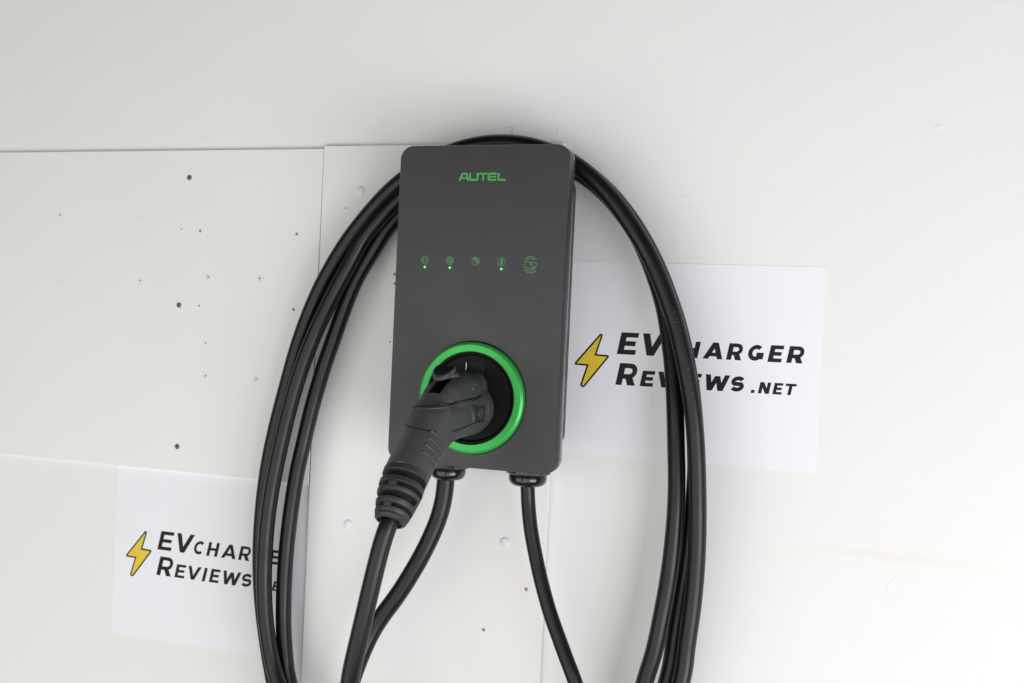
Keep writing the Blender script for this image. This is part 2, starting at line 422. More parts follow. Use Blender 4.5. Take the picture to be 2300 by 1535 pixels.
for (x, z) in ((-0.428, 0.1494), (-0.4357, -0.0107), (-0.4296, -0.1885)):
    mm = Mesh(); mm.lathe((x, YL, z), (0, -1, 0), [(0.0034, -0.001), (0.0034, 0.0003), (0.0030, 0.0009), (0.0014, 0.0013)], 24)
    s = mm.build('screw', 'steel', left, sharpdeg=50)
    mm = Mesh()
    ang = math.radians(20+600*(x+z))
    for k in (0, 1):
        ca, sa = math.cos(ang+k*math.pi/2), math.sin(ang+k*math.pi/2)
        mm.add([(x+ca*u-sa*v, YL-0.0013-0.00004*(k+1), z+sa*u+ca*v) for u, v in ((-0.0017, -0.0004), (0.0017, -0.0004), (0.0017, 0.0004), (-0.0017, 0.0004))], [(0, 1, 2, 3)])
    mm.build('cross_recess', 'void', s)  # flat black cross, the shade of the recess given as colour
# raised rings left round old plugs and holes
for (x, z, r, t) in ((-0.6254, 0.1013, 0.0029, 0.0003), (-0.4953, 0.0173, 0.0031, 0.0003), (-0.3951, 0.0259, 0.0034, 0.00045), (-0.3206, 0.0259, 0.0035, 0.00045), (-0.3928, -0.0968, 0.0034, 0.0004), (-0.3202, -0.0969, 0.0036, 0.0005),
                  (-0.4962, 0.1013, 0.0037, 0.0004), (-0.6235, 0.0167, 0.0038, 0.0004)):
    mm = Mesh()
    mm.lathe((x, YL, z), (0, -1, 0), [(r-t, 0.0), (r-t*0.4, t*0.8), (r+t*0.4, t*0.8), (r+t, 0.0)], 24, close=False)
    mm.f = [f for f in mm.f if len(f) == 4]
    mm.build('plug_ring', 'burr', left, smooth=True)
for (x, z, r) in ((-0.1864, -0.2619, 0.0056), (0.0111, -0.2624, 0.0059), (-0.1892, 0.1337, 0.0052)):
    mm = Mesh(); mm.lathe((x, YM, z), (0, -1, 0), [(r, -0.0005), (r, 0.0004), (r*0.93, 0.0009), (r*0.72, 0.0014), (r*0.38, 0.0018), (r*0.08, 0.0019)], 32)
    mm.build('screw_cap', 'cap', mid, smooth=True)

# ---------------------------------------------------------------- the two printed sheets
def wavy(x, z, cx, cz, seed, crease):
    u, v = x-cx, z-cz
    y = -0.00042 + 0.00010*math.sin(9*u+seed)*math.cos(11*v+2*seed) + 0.00008*math.sin(31*u-23*v+seed)
    for (ax, az, bx, bz, amp, wd) in crease:
        d = Vector((bx-ax, bz-az)); L = d.length; d = d/L
        p = Vector((x-ax, z-az)); s = p.dot(d); q = p.x*d.y-p.y*d.x
        if -0.01 < s < L+0.01: y -= amp*math.exp(-(q/wd)**2)*math.sin(math.pi*min(1, max(0, s/L)))
    return y

BOLT = [(-19.6, 21.4), (-17.6, 21.3), (-16.5, 19.6), (-22.6, -1.2), (-10.1, -1.7), (-8.6, -2.6), (-9.0, -4.6), (-34.2, -37.6), (-36.6, -38.8), (-39.2, -37.8), (-39.6, -35.6), (-33.4, -14.7), (-45.6, -14.4), (-47.3, -13.4), (-46.6, -11.4)]
LINE1 = [('E', 0, 20.4, 24, 6.3), ('V', 24, 50, 24, 6.3), ('C', 52.4, 68.6, 17.6, 4.7), ('H', 72.6, 88.2, 17.6, 4.7), ('A', 93.8, 114.8, 17.6, 4.7), ('R', 118.6, 134.4, 17.6, 4.7), ('G', 139.6, 156.2, 17.6, 4.7), ('E', 161.6, 175.6, 17.6, 4.7), ('R', 180.8, 197.2, 17.6, 4.7)]
LINE2 = [('R', 0, 21.8, 24, 6.3), ('E', 27.0, 41.2, 17.0, 4.7), ('V', 44.0, 63.5, 17.0, 4.7), ('I', 67.9, 71.6, 17.0, 4.7), ('E', 78.0, 91.5, 17.0, 4.7), ('W', 95.2, 121.0, 17.0, 4.7), ('S', 123.0, 138.0, 17.0, 4.7)]
LINE3 = [('.', 146, 149.6, 3.2, 3.2), ('N', 153.4, 164.6, 12.0, 3.2), ('E', 168.2, 177.4, 12.0, 3.1), ('T', 179.6, 190.6, 12.0, 3.1)]
def paper_sheet(x0, x1, z0, z1, ex, b1, b2, seed, crease, label, shear, wt):
    cx, cz = (x0+x1)/2, (z0+z1)/2
    root = empty('paper_sign', (cx, 0, z0), label, 'sign')
    nx, nz = 72, 54; v = []; f = []
    for s in (0, 1):
        for j in range(nz+1):
            for i in range(nx+1):
                x = x0+(x1-x0)*i/nx; z = z0+(z1-z0)*j/nz
                v.append((x, wavy(x, z, cx, cz, seed, crease)+0.0001*s, z))
    n1 = (nx+1)*(nz+1)
    for j in range(nz):
        for i in range(nx):
            a = j*(nx+1)+i; q = (a, a+1, a+nx+2, a+nx+1)
            f.append(q); f.append(tuple(n1+k for k in reversed(q)))
    rim = [i for i in range(nx+1)] + [j*(nx+1)+nx for j in range(1, nz+1)] + [nz*(nx+1)+i for i in range(nx-1, -1, -1)] + [j*(nx+1) for j in range(nz-1, 0, -1)]
    for k in range(len(rim)):
        a, b = rim[k], rim[(k+1) % len(rim)]; f.append((a, n1+a, n1+b, b))
    sharp(obj('sheet', v, f, 'paper', root), 30)
    def put(name, polys, mat, lift):
        mm = Mesh()
        fine = []
        for p in polys:
            if len(p) != 4: fine.append(p); continue
            a, b_, c, d = [Vector(q) for q in p]; nu = max(1, int((b_-a).length/0.0022)); nv = max(1, int((d-a).length/0.0022))
            g = lambda u, v: tuple(a.lerp(b_, u).lerp(d.lerp(c, u), v))
            for k in range(nu):
                for l in range(nv): fine.append([g(k/nu, l/nv), g((k+1)/nu, l/nv), g((k+1)/nu, (l+1)/nv), g(k/nu, (l+1)/nv)])
        for i, p in enumerate(fine):
            mm.add([(q[0], wavy(q[0], q[1], cx, cz, seed, crease) - lift - 5e-6*(i % 3), q[1]) for q in p], [tuple(range(len(p)))])
        return mm.build(name, mat, root)
    for base, line in ((b1, LINE1), (b2, LINE2), (b2, LINE3)):
        for (ch, xa, xb, h, t) in line:
            if xa > 180 and ch == 'R' and wt < 1: xa, xb = xa-1.0, xb-5.5
            put('letter', [[(ex+(xa+q[0]+shear*q[1])/1000, base+q[1]/1000) for q in p] for p in glyph(ch, xb-xa, h, t*wt)], 'ink', 0.00012)
    bolt = [(ex+p[0]/1000, b1+p[1]/1000) for p in BOLT]
    put('bolt_outline', [bolt], 'ink', 0.00020)
    put('bolt_fill', [offset_poly(bolt, 0.0019)], 'yellow', 0.00032)
    return root
paper_sheet(0.0606, 0.3446, -0.1560, 0.0568, 0.1280, -0.0438, -0.0774, 0.4, [(0.075, 0.03, 0.115, 0.02, 0.0004, 0.004)], 'printed white sheet with yellow bolt on the wall right of the charger', 0.18, 1.1)
paper_sheet(-0.5230, -0.2376, -0.4370, -0.2165, -0.4570, -0.3222, -0.3546, 2.1,
            [(-0.405, -0.335, -0.325, -0.425, 0.0011, 0.006), (-0.47, -0.40, -0.41, -0.415, 0.0006, 0.007), (-0.44, -0.31, -0.36, -0.335, 0.0005, 0.01)], 'printed white sheet with yellow bolt tucked under the large white board', 0.21, 0.92)

# ---------------------------------------------------------------- the charger
X0, ZS = 0.0, -0.0952          # centre line of the socket
YF = -0.103                    # front face of the cover
ch = empty('wall_charger', (0, 0, -0.168), 'dark grey wall charger with green logo, lit indicators and green socket ring', 'charger')
def slab(prof, hw, z0, z1, r, name, mat, n=10):
    mm = Mesh(); mm.rings([rrect(hw+o, z0-o, z1+o, max(0.001, r+o), y, n) for (y, o) in prof])
    return mm.build(name, mat, ch, sharpdeg=40)
cover = slab([(YF, 0.0), (YF+0.0006, 0.0005), (YF+0.0014, 0.0009), (YF+0.0125, 0.0009), (YF+0.0128, 0.0004), (YF+0.0128, -0.004)], 0.0935, -0.168, 0.168, 0.0140, 'front_cover', 'cover')
slab([(-0.0912, -0.0052), (-0.0900, -0.0052), (-0.0892, -0.0046)], 0.0955, -0.166, 0.166, 0.0140, 'cover_gasket', 'black')
slab([(-0.0893, 0.0003), (-0.0888, 0.0009), (-0.0830, 0.0007), (-0.0800, 0.0)], 0.0935, -0.168, 0.168, 0.0140, 'rear_shell', 'shell')
slab([(-0.0805, 0.0), (-0.0780, 0.0014), (-0.0735, 0.0014), (-0.0725, 0.0)], 0.0925, -0.142, 0.138, 0.0140, 'cable_hook', 'shell')
mm = Mesh(); mm.rings([rrect(0.060, -0.160, 0.146, 0.045, y, 14) for y in (-0.0735, -0.0125)])
mm.build('wall_bracket', 'black', ch, sharpdeg=40)

# green ring round the socket
mm = Mesh(); mm.lathe((X0, YF, ZS), (0, -1, 0), [(0.0584, -0.001), (0.0583, 0.0050), (0.0578, 0.0061), (0.0560, 0.0077), (0.0552, 0.0080), (0.0490, 0.0078), (0.0484, 0.0073), (0.0482, 0.0060), (0.0482, -0.001)], 160, close=True)
mm.build('socket_ring', 'green', ch, sharpdeg=14)
mm = Mesh(); mm.lathe((X0, YF, ZS), (0, -1, 0), [(0.0595, 0.0001), (0.0595, 0.0004), (0.0581, 0.0005), (0.0581, 0.0001)], 96, close=True)
mm.build('ring_gap_shade', 'void', ch)  # thin black band painted in for the shadow around the ring
mm = Mesh(); mm.lathe((X0, YF, ZS), (0, -1, 0), [(0.0481, -0.003), (0.0481, 0.0044), (0.0474, 0.0052), (0.0462, 0.0052), (0.0452, 0.0040), (0.0438, 0.0026), (0.0300, 0.0020), (0.001, 0.0020)], 96)
face = mm.build('socket_face', 'black', ch, sharpdeg=38)
cm = Mesh(); cm.rings([rrect(0.0105, ZS+0.020, ZS+0.0385, 0.003, y, 5, cx=0.004) for y in (YF-0.02, YF-0.0003)])
cme = bpy.data.meshes.new('cutter'); cme.from_pydata(cm.v, [], cm.f); cme.update()
bm = bmesh.new(); bm.from_mesh(cme); bmesh.ops.recalc_face_normals(bm, faces=bm.faces); bm.to_mesh(cme); bm.free()
cme.materials.append(M['black']); cme.materials.append(M['void'])
for p in cme.polygons: p.material_index = 1
face.data.materials.append(M['void'])
boolean_cut(face, cme, None); sharp(face, 38)
mm = Mesh(); mm.box(-0.0076, -0.0068, YF-0.0030, YF-0.0005, ZS+0.0285, ZS+0.0365)
mm.build('slot_edge_glint', 'cap', face)  # white bar painted in as the highlight on the slot's left edge

# logo
def place(polys, x, z, s=0.001): return [[(x+q[0]*s, z+q[1]*s) for q in p] for p in polys]
H, T = 8.1, 2.15
logo = []
logo += place(ribbon([(0.9, 0), (3.2, 5.6), (4.2, 7.1), (5.2, 7.25), (7.6, 7.25), (8.6, 6.9), (9.0, 6.0), (10.4, 0)], T) + ribbon([(2.6, 2.75), (9.4, 2.75)], 1.7), -0.0260, 0.1315)
logo += place(ribbon([(0.9, H), (0.9, 2.2), (1.3, 1.2), (2.3, 0.85), (8.0, 0.85), (9.1, 1.2), (9.5, 2.2), (9.5, H)], T), -0.0145, 0.1315)
logo += place([rect(0, H-1.7, 9.8, H), rect(3.9, 0, 5.8, H-1.7)], -0.0037, 0.1315)
logo += place(ribbon([(9.6, 7.25), (2.4, 7.25), (1.3, 6.8), (0.9, 5.8), (0.9, 2.3), (1.3, 1.3), (2.4, 0.85), (9.6, 0.85)], T) + [rect(1.7, 3.3, 9.4, 4.8)], 0.0063, 0.1315)
logo += place(ribbon([(0.9, H), (0.9, 2.3), (1.3, 1.25), (2.4, 0.85), (8.8, 0.85)], T), 0.0172, 0.1315)
flat_print('logo_lettering', logo, YF-0.00008, 'print', ch)
# icons
def circ(r, n=32): return arc(0, 0, r, r, 0, 360, n)
tt = 0.50
ic = {}
ic[-0.0606] = ribbon(circ(4.1), tt) + ribbon(circ(2.0, 20), tt) + ribbon(circ(2.9, 24), 0.22) + ribbon([(0, 2.4), (0, 1.2)], tt)
ic[-0.0319] = ribbon(circ(4.1), tt) + ribbon(circ(2.9, 24), tt*0.9) + ribbon([(-3, 0), (3, 0)], tt*0.8) + ribbon([(0, -3), (0, 3)], tt*0.8) + [rect(0.7, -2.0, 2.0, -0.7)] + ribbon(arc(0, 0, 1.3, 2.9, 0, 360, 20), 0.3)
ic[-0.0031] = ribbon(circ(4.1), tt) + ribbon(arc(-2.6, -2.6, 5.2, 5.2, 0, 90, 14), 0.9) + ribbon(arc(-2.6, -2.6, 3.4, 3.4, 0, 90, 12), 0.5) + ribbon(arc(-2.0, -2.0, 5.4, 5.2, 10, 80, 12), 0.6)
ic[0.0257] = ribbon(circ(4.1), tt) + ribbon([(-1.5, 1.4), (1.4, -1.3), (0, -2.6), (0, 2.6), (1.4, 1.3), (-1.5, -1.4)], 0.75)
for x, polys in ic.items():
    flat_print('indicator_icon', place(polys, x, 0.0474), YF-0.00008, 'thin', ch)
card = ribbon([(-6.6, -2.2), (-5.6, 3.0), (6.3, 2.0), (6.9, 1.2), (5.6, -3.4), (1.0, -3.9), (-6.2, -2.9), (-6.6, -2.2)], 0.55)
card += ribbon([(1.6, 2.0), (-0.8, 0.3), (1.4, 0.4), (1.0, -0.9), (3.4, -1.6), (2.4, -3.4), (5.2, -1.6)], 0.6)
card += ribbon(arc(0, -1.2, 8.6, 9.6, 42, 138, 18), 0.7) + ribbon(arc(0, -1.2, 6.0, 7.6, 50, 130, 16), 0.6)
card += ribbon(arc(0, 1.2, 8.6, 9.6, 222, 318, 18), 0.7) + ribbon(arc(0, 1.2, 6.0, 7.6, 230, 310, 16), 0.6)
flat_print('card_reader_icon', place(card, 0.0573, 0.0452), YF-0.00008, 'thin', ch)
for x, lit in ((-0.0604, 1), (-0.0317, 1), (-0.0031, 0), (0.0258, 1)):
    mm = Mesh()
    r = 0.00125 if lit else 0.0009
    mm.lathe((x, YF, 0.0400), (0, -1, 0), [(r, -0.0005), (r, 0.00012), (r*0.7, 0.00030), (r*0.1, 0.0004)], 16)
    o = mm.build('indicator_light', 'led' if lit else 'void', ch, smooth=True)
    o['label'] = 'glowing green indicator light' if lit else 'unlit black indicator light'

# cable glands under the charger
def gland(x, y, rh, rn, rc, zt):
    mm = Mesh()
    hexr = [[(x+rh*f*math.cos(math.radians(60*k+14)), y+rh*f*math.sin(math.radians(60*k+14)), z) for k in range(6)] for z, f in ((zt, 1.0), (zt-0.0065, 1.0), (zt-0.0078, 0.95))]
    mm.rings(hexr)
    g = mm.build('cable_gland', 'gland', ch)
    bv = g.modifiers.new('b', 'BEVEL'); bv.width = 0.0008; bv.segments = 2
    mm = Mesh()
    mm.lathe((x, y, zt-0.0070), (0, 0, -1), [(rn*0.93, 0.0), (rn*0.99, 0.0012), (rn, 0.0050), (rn*0.97, 0.0082), (rn*0.88, 0.0110), (rn*0.74, 0.0126), (rc+0.0016, 0.0132), (rc+0.0006, 0.0124), (rc-0.001, 0.0100)], 40)
    mm.build('gland_nut', 'gland', g, smooth=True)
    mm = Mesh()
    mm.lathe((x, y, zt+0.006), (0, 0, -1), [(rn*0.8, -0.004), (rn*0.8, 0.0075)], 24); mm.build('gland_thread', 'black', g, sharpdeg=40)
gland(-0.0405, -0.060, 0.0228, 0.0194, 0.0098, -0.1690)
gland(0.0512, -0.060, 0.0240, 0.0205, 0.0077, -0.1680)

# ---------------------------------------------------------------- the charging cable, one continuous length, and its handle
GLAND = [(-42.8, -60.0, -171.4), (-42.8, -60.0, -188.5), (-44.4, -60.0, -211.7), (-49.4, -61.0, -234.1), (-56.8, -63.0, -255.1), (-65.6, -66.0, -276.1), (-77.1, -69.0, -298.9), (-90.0, -73.0, -322.1), (-104.0, -77.0, -343.3), (-115.6, -82.0, -365.7), (-126.6, -90.0, -400.5), (-134.4, -100.0, -447.6), (-126.2, -110.0, -530.2), (-89.1, -100.0, -629.0), (-1.3, -80.0, -682.7), (90.6, -60.0, -643.8), (154.7, -50.0, -512.3)]
F = [(185.0, -52.0, -382.6), (193.8, -52.0, -351.7), (200.6, -52.0, -308.7), (206.1, -52.0, -267.9), (208.8, -50.0, -224.3), (209.2, -48.0, -182.6), (206.4, -45.0, -144.9), (201.4, -40.0, -88.2), (196.3, -34.0, -51.5), (188.7, -28.0, -14.9), (181.5, -24.0, 12.2), (173.5, -23.0, 34.2), (164.1, -22.0, 56.3), (150.9, -22.0, 82.2), (133.2, -22.0, 106.7), (107.3, -22.0, 133.9), (74.8, -22.0, 155.7), (37.5, -22.0, 169.6), (-6.9, -22.0, 173.4), (-54.1, -23.0, 165.1), (-95.5, -25.0, 138.2)]
C = [(-127.6, -30.0, 101.4), (-141.5, -32.0, 85.2), (-155.7, -33.0, 61.9), (-176.9, -34.0, 26.4), (-191.1, -34.0, -10.7), (-203.3, -34.0, -47.0), (-214.5, -34.0, -80.9), (-227.4, -34.0, -129.2), (-235.5, -34.0, -169.1), (-242.7, -34.0, -203.3), (-249.9, -34.0, -264.0), (-252.8, -34.0, -315.0), (-252.7, -34.0, -355.1), (-250.4, -35.0, -390.0), (-245.3, -36.0, -422.3), (-238.0, -38.0, -449.7), (-202.6, -42.0, -523.9), (-120.6, -50.0, -598.4), (1.2, -55.0, -616.8), (108.7, -50.0, -568.4), (174.7, -40.0, -479.6)]
E = [(206.4, -34.0, -384.8), (211.0, -32.0, -339.3), (215.5, -32.0, -297.5), (220.9, -34.0, -255.4), (225.0, -38.0, -211.6), (226.8, -40.0, -174.2), (226.4, -41.0, -143.6), (220.8, -41.0, -91.5), (212.4, -41.0, -50.5), (202.8, -41.0, -14.0), (192.6, -41.0, 13.4), (180.5, -41.0, 41.8), (166.5, -41.0, 68.5), (149.6, -41.0, 94.4), (129.2, -41.0, 119.6), (104.3, -41.0, 142.3), (73.8, -41.0, 161.4), (38.1, -41.0, 173.2), (-0.4, -41.0, 176.5), (-42.1, -41.0, 172.0), (-83.4, -42.0, 150.8)]
B = [(-123.0, -44.0, 118.0), (-141.1, -46.0, 98.5), (-161.9, -48.0, 73.7), (-174.3, -50.0, 47.9), (-188.4, -52.0, 21.0), (-201.4, -53.0, -6.6), (-212.9, -53.0, -30.1), (-227.3, -54.0, -66.7), (-239.9, -54.0, -108.2), (-248.2, -54.0, -142.4), (-259.6, -54.0, -198.8), (-267.1, -54.0, -253.7), (-268.7, -54.0, -306.6), (-267.5, -54.0, -342.5), (-262.1, -55.0, -381.3), (-253.3, -56.0, -414.8), (-241.2, -58.0, -444.2), (-195.7, -65.0, -519.6), (-109.6, -72.0, -601.8), (14.4, -75.0, -624.1), (129.5, -72.0, -568.6), (198.6, -66.0, -470.3)]
D = [(224.8, -56.0, -375.5), (227.7, -56.0, -339.9), (232.3, -56.0, -296.0), (234.4, -58.0, -244.3), (233.4, -60.0, -197.4), (229.6, -60.0, -141.5), (223.9, -60.0, -94.8), (213.7, -60.0, -50.1), (204.1, -60.0, -14.2), (193.8, -60.0, 13.2), (181.7, -60.0, 40.7), (167.7, -60.0, 66.9), (151.1, -60.0, 91.5), (131.5, -60.0, 116.8), (108.9, -60.0, 139.0), (85.3, -60.0, 156.4), (61.8, -60.0, 167.4), (36.5, -60.0, 175.2), (8.7, -60.0, 178.4), (-19.4, -60.0, 177.3), (-53.3, -59.0, 170.1), (-90.6, -57.0, 153.0)]
A = [(-123.4, -54.0, 131.7), (-152.8, -50.0, 104.5), (-183.1, -46.0, 70.5), (-208.9, -43.0, 31.1), (-227.7, -40.0, -4.5), (-245.5, -38.0, -50.1), (-258.9, -36.0, -97.5), (-271.3, -35.0, -145.3), (-281.4, -35.0, -198.5), (-286.4, -35.0, -257.4), (-286.2, -35.0, -312.2), (-280.9, -36.0, -358.2), (-270.7, -38.0, -404.7), (-256.2, -42.0, -451.2), (-228.7, -60.0, -496.0), (-180.8, -100.0, -534.1), (-117.9, -170.0, -528.1), (-70.5, -235.0, -475.3), (-46.3, -275.0, -414.2)]
K = [(-33.7, -292.0, -344.0), (-24.7, -296.0, -305.8), (-16.0, -298.0, -266.6), (-7.9, -298.0, -228.3), (-3.3, -297.0, -208.3)]
SUP = [(50.0, -60.0, -168.5), (51.4, -60.0, -187.9), (53.5, -60.0, -210.6), (58.4, -62.0, -236.5), (66.3, -64.0, -265.2), (74.7, -67.0, -290.1), (85.4, -70.0, -317.3), (97.8, -73.0, -343.1), (108.9, -76.0, -365.0), (118.8, -78.0, -384.8), (144.8, -80.0, -446.9), (160.2, -70.0, -526.3)]
def mm2m(l): return [(a/1000, b/1000, c/1000) for a, b, c in l]
RC = 0.0092
cc = empty('charging_cable', (0, -0.2, -0.5), 'thick black charging cable coiled over the charger, its handle plugged into the green ring', 'cable')
END = [(0, -0.2925, -0.1935), (0, -0.2850, -0.1820)]
raw = mm2m(GLAND + F + C + E + B + D + A + K)
path = relax(catmull(raw + END, 8), 14)
cab = tube(path, RC, 24, r1=0.0083, r2=0.0098).build('cable', 'cable', cc, smooth=True)

def imprint(P, i0, text, r, facing, size, step, parent, side=0.0):
    """characters pressed along a cable, on the side turned to 'facing'"""
    F_ = frames(P); acc = 0.0; polys = Mesh(); i = i0; k = 0
    while k < len(text) and 0 < i < len(P)-2:
        p, t = P[i], F_[i][0]
        n = facing - t*facing.dot(t); n.normalize()
        n = (Matrix.Rotation(side, 3, t) @ n); b = t.cross(n)
        if text[k] != ' ':
            for q in glyph(text[k], size*0.62, size, size*0.13):
                pts = []
                for (gx, gy) in q:
                    ang = (gy-size/2)/r
                    pts.append(p + t*gx + (n*math.cos(ang) + b*math.sin(ang))*(r+0.00012))
                polys.add(pts, [tuple(range(len(pts)))])
        k += 1; d = 0.0
        while d < step and i < len(P)-2:
            d += (P[i+1]-P[i]).length; i += 1
    return polys.build('imprint', 'imprint', parent)
def densify(P, d=0.0008):
    out = []
    for a, b in zip(P, P[1:]):
        n = max(1, int((b-a).length/d))
        out += [a.lerp(b, k/n) for k in range(n)]
    return out
dense = densify(path)
def nearest(P, q):
    q = Vector(q); return min(range(len(P)), key=lambda i: (P[i]-q).length)
FACE = Vector((0.35, -0.93, 0))
def at(P, q, text, r, side, step=0.0036, size=0.0036, parent=None):
    i = nearest(P, q); imprint(P, i, text, r, FACE, size, step, parent, side)
at(dense, (0.2050, -0.060, -0.017), 'E365103', RC, 0.15, 0.0034, 0.0034, cab)
at(dense, (0.2180, -0.060, -0.080), 'E 3 2 8 2', RC, 0.10, 0.0036, 0.0034, cab)
at(dense, (-0.2670, -0.055, -0.342), '02180365103 E', RC, 0.35, 0.0040, 0.0036, cab)
at(dense, (0.2320, -0.060, -0.185), 'E1 E3651 03 5', RC, -0.3, 0.0046, 0.0032, cab)

# handle
def union(lofts, voxel, name, mat, parent, smooth_it=6):
    mm = Mesh()
    for l in lofts:
        if isinstance(l, Mesh): mm.add(l.v, l.f)
        else: mm.rings(l)
    o = mm.build(name, mat, parent)
    rm = o.modifiers.new('r', 'REMESH'); rm.mode = 'VOXEL'; rm.voxel_size = voxel; rm.use_smooth_shade = True
    sm = o.modifiers.new('s', 'SMOOTH'); sm.factor = 0.5; sm.iterations = smooth_it
    dg = bpy.context.evaluated_depsgraph_get()
    me = bpy.data.meshes.new_from_object(o.evaluated_get(dg)); o.modifiers.clear(); o.data = me
    for p in me.polygons: p.use_smooth = True
    return o
# rubber sleeve: low head along the socket axis, then bending down into the grip
main = loft([(-0.1180, -0.1110, 0.0240, 0.0215, 2.5), (-0.1300, -0.1115, 0.0238, 0.0210, 2.6), (-0.1500, -0.1120, 0.0232, 0.0206, 2.8), (-0.1720, -0.1125, 0.0228, 0.0206, 2.9),
             (-0.1900, -0.1130, 0.0225, 0.0216, 3.0), (-0.2060, -0.1155, 0.0221, 0.0240, 3.0), (-0.2190, -0.1225, 0.0216, 0.0235, 2.7, 2.3), (-0.2340, -0.1335, 0.0211, 0.0218, 2.5, 1.9), (-0.2500, -0.1455, 0.0208, 0.0210, 2.4, 1.8), (-0.2665, -0.1600, 0.0208, 0.0207, 2.3, 1.8)], ridge=0.05)
# flange against the socket: round below, narrower lobe above
flange = loft([(-0.1085, -0.1052, 0.0272, 0.0268, 2.0), (-0.1150, -0.1052, 0.0274, 0.0270, 2.0), (-0.1215, -0.1058, 0.0262, 0.0256, 2.05), (-0.1300, -0.1070, 0.0246, 0.0240, 2.2), (-0.1420, -0.1095, 0.0236, 0.0222, 2.4)])
lobe = loft([(-0.1085, -0.0850, 0.0190, 0.0180, 2.5), (-0.1150, -0.0850, 0.0192, 0.0182, 2.5), (-0.1200, -0.0856, 0.0186, 0.0176, 2.5), (-0.1300, -0.0880, 0.0192, 0.0196, 2.7), (-0.1500, -0.0900, 0.0204, 0.0216, 2.7),
             (-0.1680, -0.0950, 0.0207, 0.0240, 2.7), (-0.1830, -0.1000, 0.0205, 0.0246, 2.7), (-0.1960, -0.1050, 0.0190, 0.0228, 2.6), (-0.2060, -0.1100, 0.0150, 0.0185, 2.5), (-0.2100, -0.1120, 0.0110, 0.0130, 2.4)])
grip = union([main, flange, lobe], 0.0010, 'handle_body', 'grip', cc, 4)
# slot for the release lever
cm = Mesh(); cm.box(-0.0062, 0.0062, -0.2065, -0.150, -0.101, -0.05)
cme = bpy.data.meshes.new('cutter'); cme.from_pydata(cm.v, [], cm.f); cme.update()
bm = bmesh.new(); bm.from_mesh(cme); bmesh.ops.recalc_face_normals(bm, faces=bm.faces); bm.to_mesh(cme); bm.free()
cme.materials.append(M['grip']); cme.materials.append(M['void'])
for p in cme.polygons: p.material_index = 1
grip.data.materials.append(M['void'])  # slot walls coloured black for the shade in them
boolean_cut(grip, cme, None)
# release lever with its thumb pad, the dark pocket under it
mm = Mesh(); rr = []
def pad(off, sc):
    out = []
    pts = [(-0.0100, 0.0), (0.0100, 0.0)] + [(0.0105*math.cos(math.radians(a)), -0.003-0.0205*abs(math.sin(math.radians(a)))**0.9) for a in range(0, -181, -15)]
    for (x, s) in pts:
        q = Vector((X0+x*sc, -0.1790, -0.0605)) + Vector((0, 0.90, 0.436))*(s*sc) + Vector((0, -0.436, 0.90))*off
        out.append(q)
    return out
mm.rings([pad(-0.0055, 0.86), pad(-0.0045, 0.97), pad(-0.0008, 1.0), pad(0.0, 0.95)])
lev = mm.build('release_lever', 'grip', cc, sharpdeg=50)
mm = Mesh(); mm.rings([pad(0.00003, 0.86), pad(0.00030, 0.85)]); mm.build('thumb_pad', 'black', lev)
st = loft([(-0.1450, -0.0800, 0.0080, 0.0050, 2.6), (-0.1650, -0.0700, 0.0085, 0.0045, 2.6), (-0.1860, -0.0690, 0.0080, 0.0030, 2.6)])
mm = Mesh(); mm.rings(st); mm.build('lever_arm', 'grip', lev, smooth=True)
# badge plate on the side of the head with its mark and scuffed paint
from mathutils.bvhtree import BVHTree
bvh = BVHTree.FromPolygons([v.co for v in grip.data.vertices], [tuple(p.vertices) for p in grip.data.polygons])
def on_grip(y, z, lift=0.0002, sx=1):
    hit = bvh.ray_cast(Vector((0.1*sx, y, z)), Vector((-sx, 0, 0)))
    return (hit[0] + hit[1]*lift) if hit[0] else Vector((0.02*sx, y, z))
def patch(name, y0, y1, z0, z1, mat, parent, lift=0.0003, n=6):
    v = []; f = []
    for i in range(n+1):
        for j in range(n+1): v.append(on_grip(y0+(y1-y0)*i/n, z0+(z1-z0)*j/n, lift))
    for i in range(n):
        for j in range(n): a = i*(n+1)+j; f.append((a, a+1, a+n+2, a+n+1))
    return obj(name, v, f, mat, parent, smooth=True)
badge = patch('badge', -0.1520, -0.1300, -0.1150, -0.1000, 'badge', grip, 0.0003)
def line_on(name, pts, r, mat, parent, lift=0.0):
    P = relax(catmull([on_grip(y, z, lift) for y, z in pts], 6), 3)
    return tube(P, r, 8).build(name, mat, parent, smooth=True)
for k, w_ in enumerate((0.0012, 0.0024, 0.0036)):
    line_on('badge_mark', [(-0.1410+1.5*w_*math.cos(a), -0.1075+1.15*w_*math.sin(a)) for a in [2*math.pi*i/14 for i in range(15)]], 0.00018, 'scuffmark', badge, 0.0005)
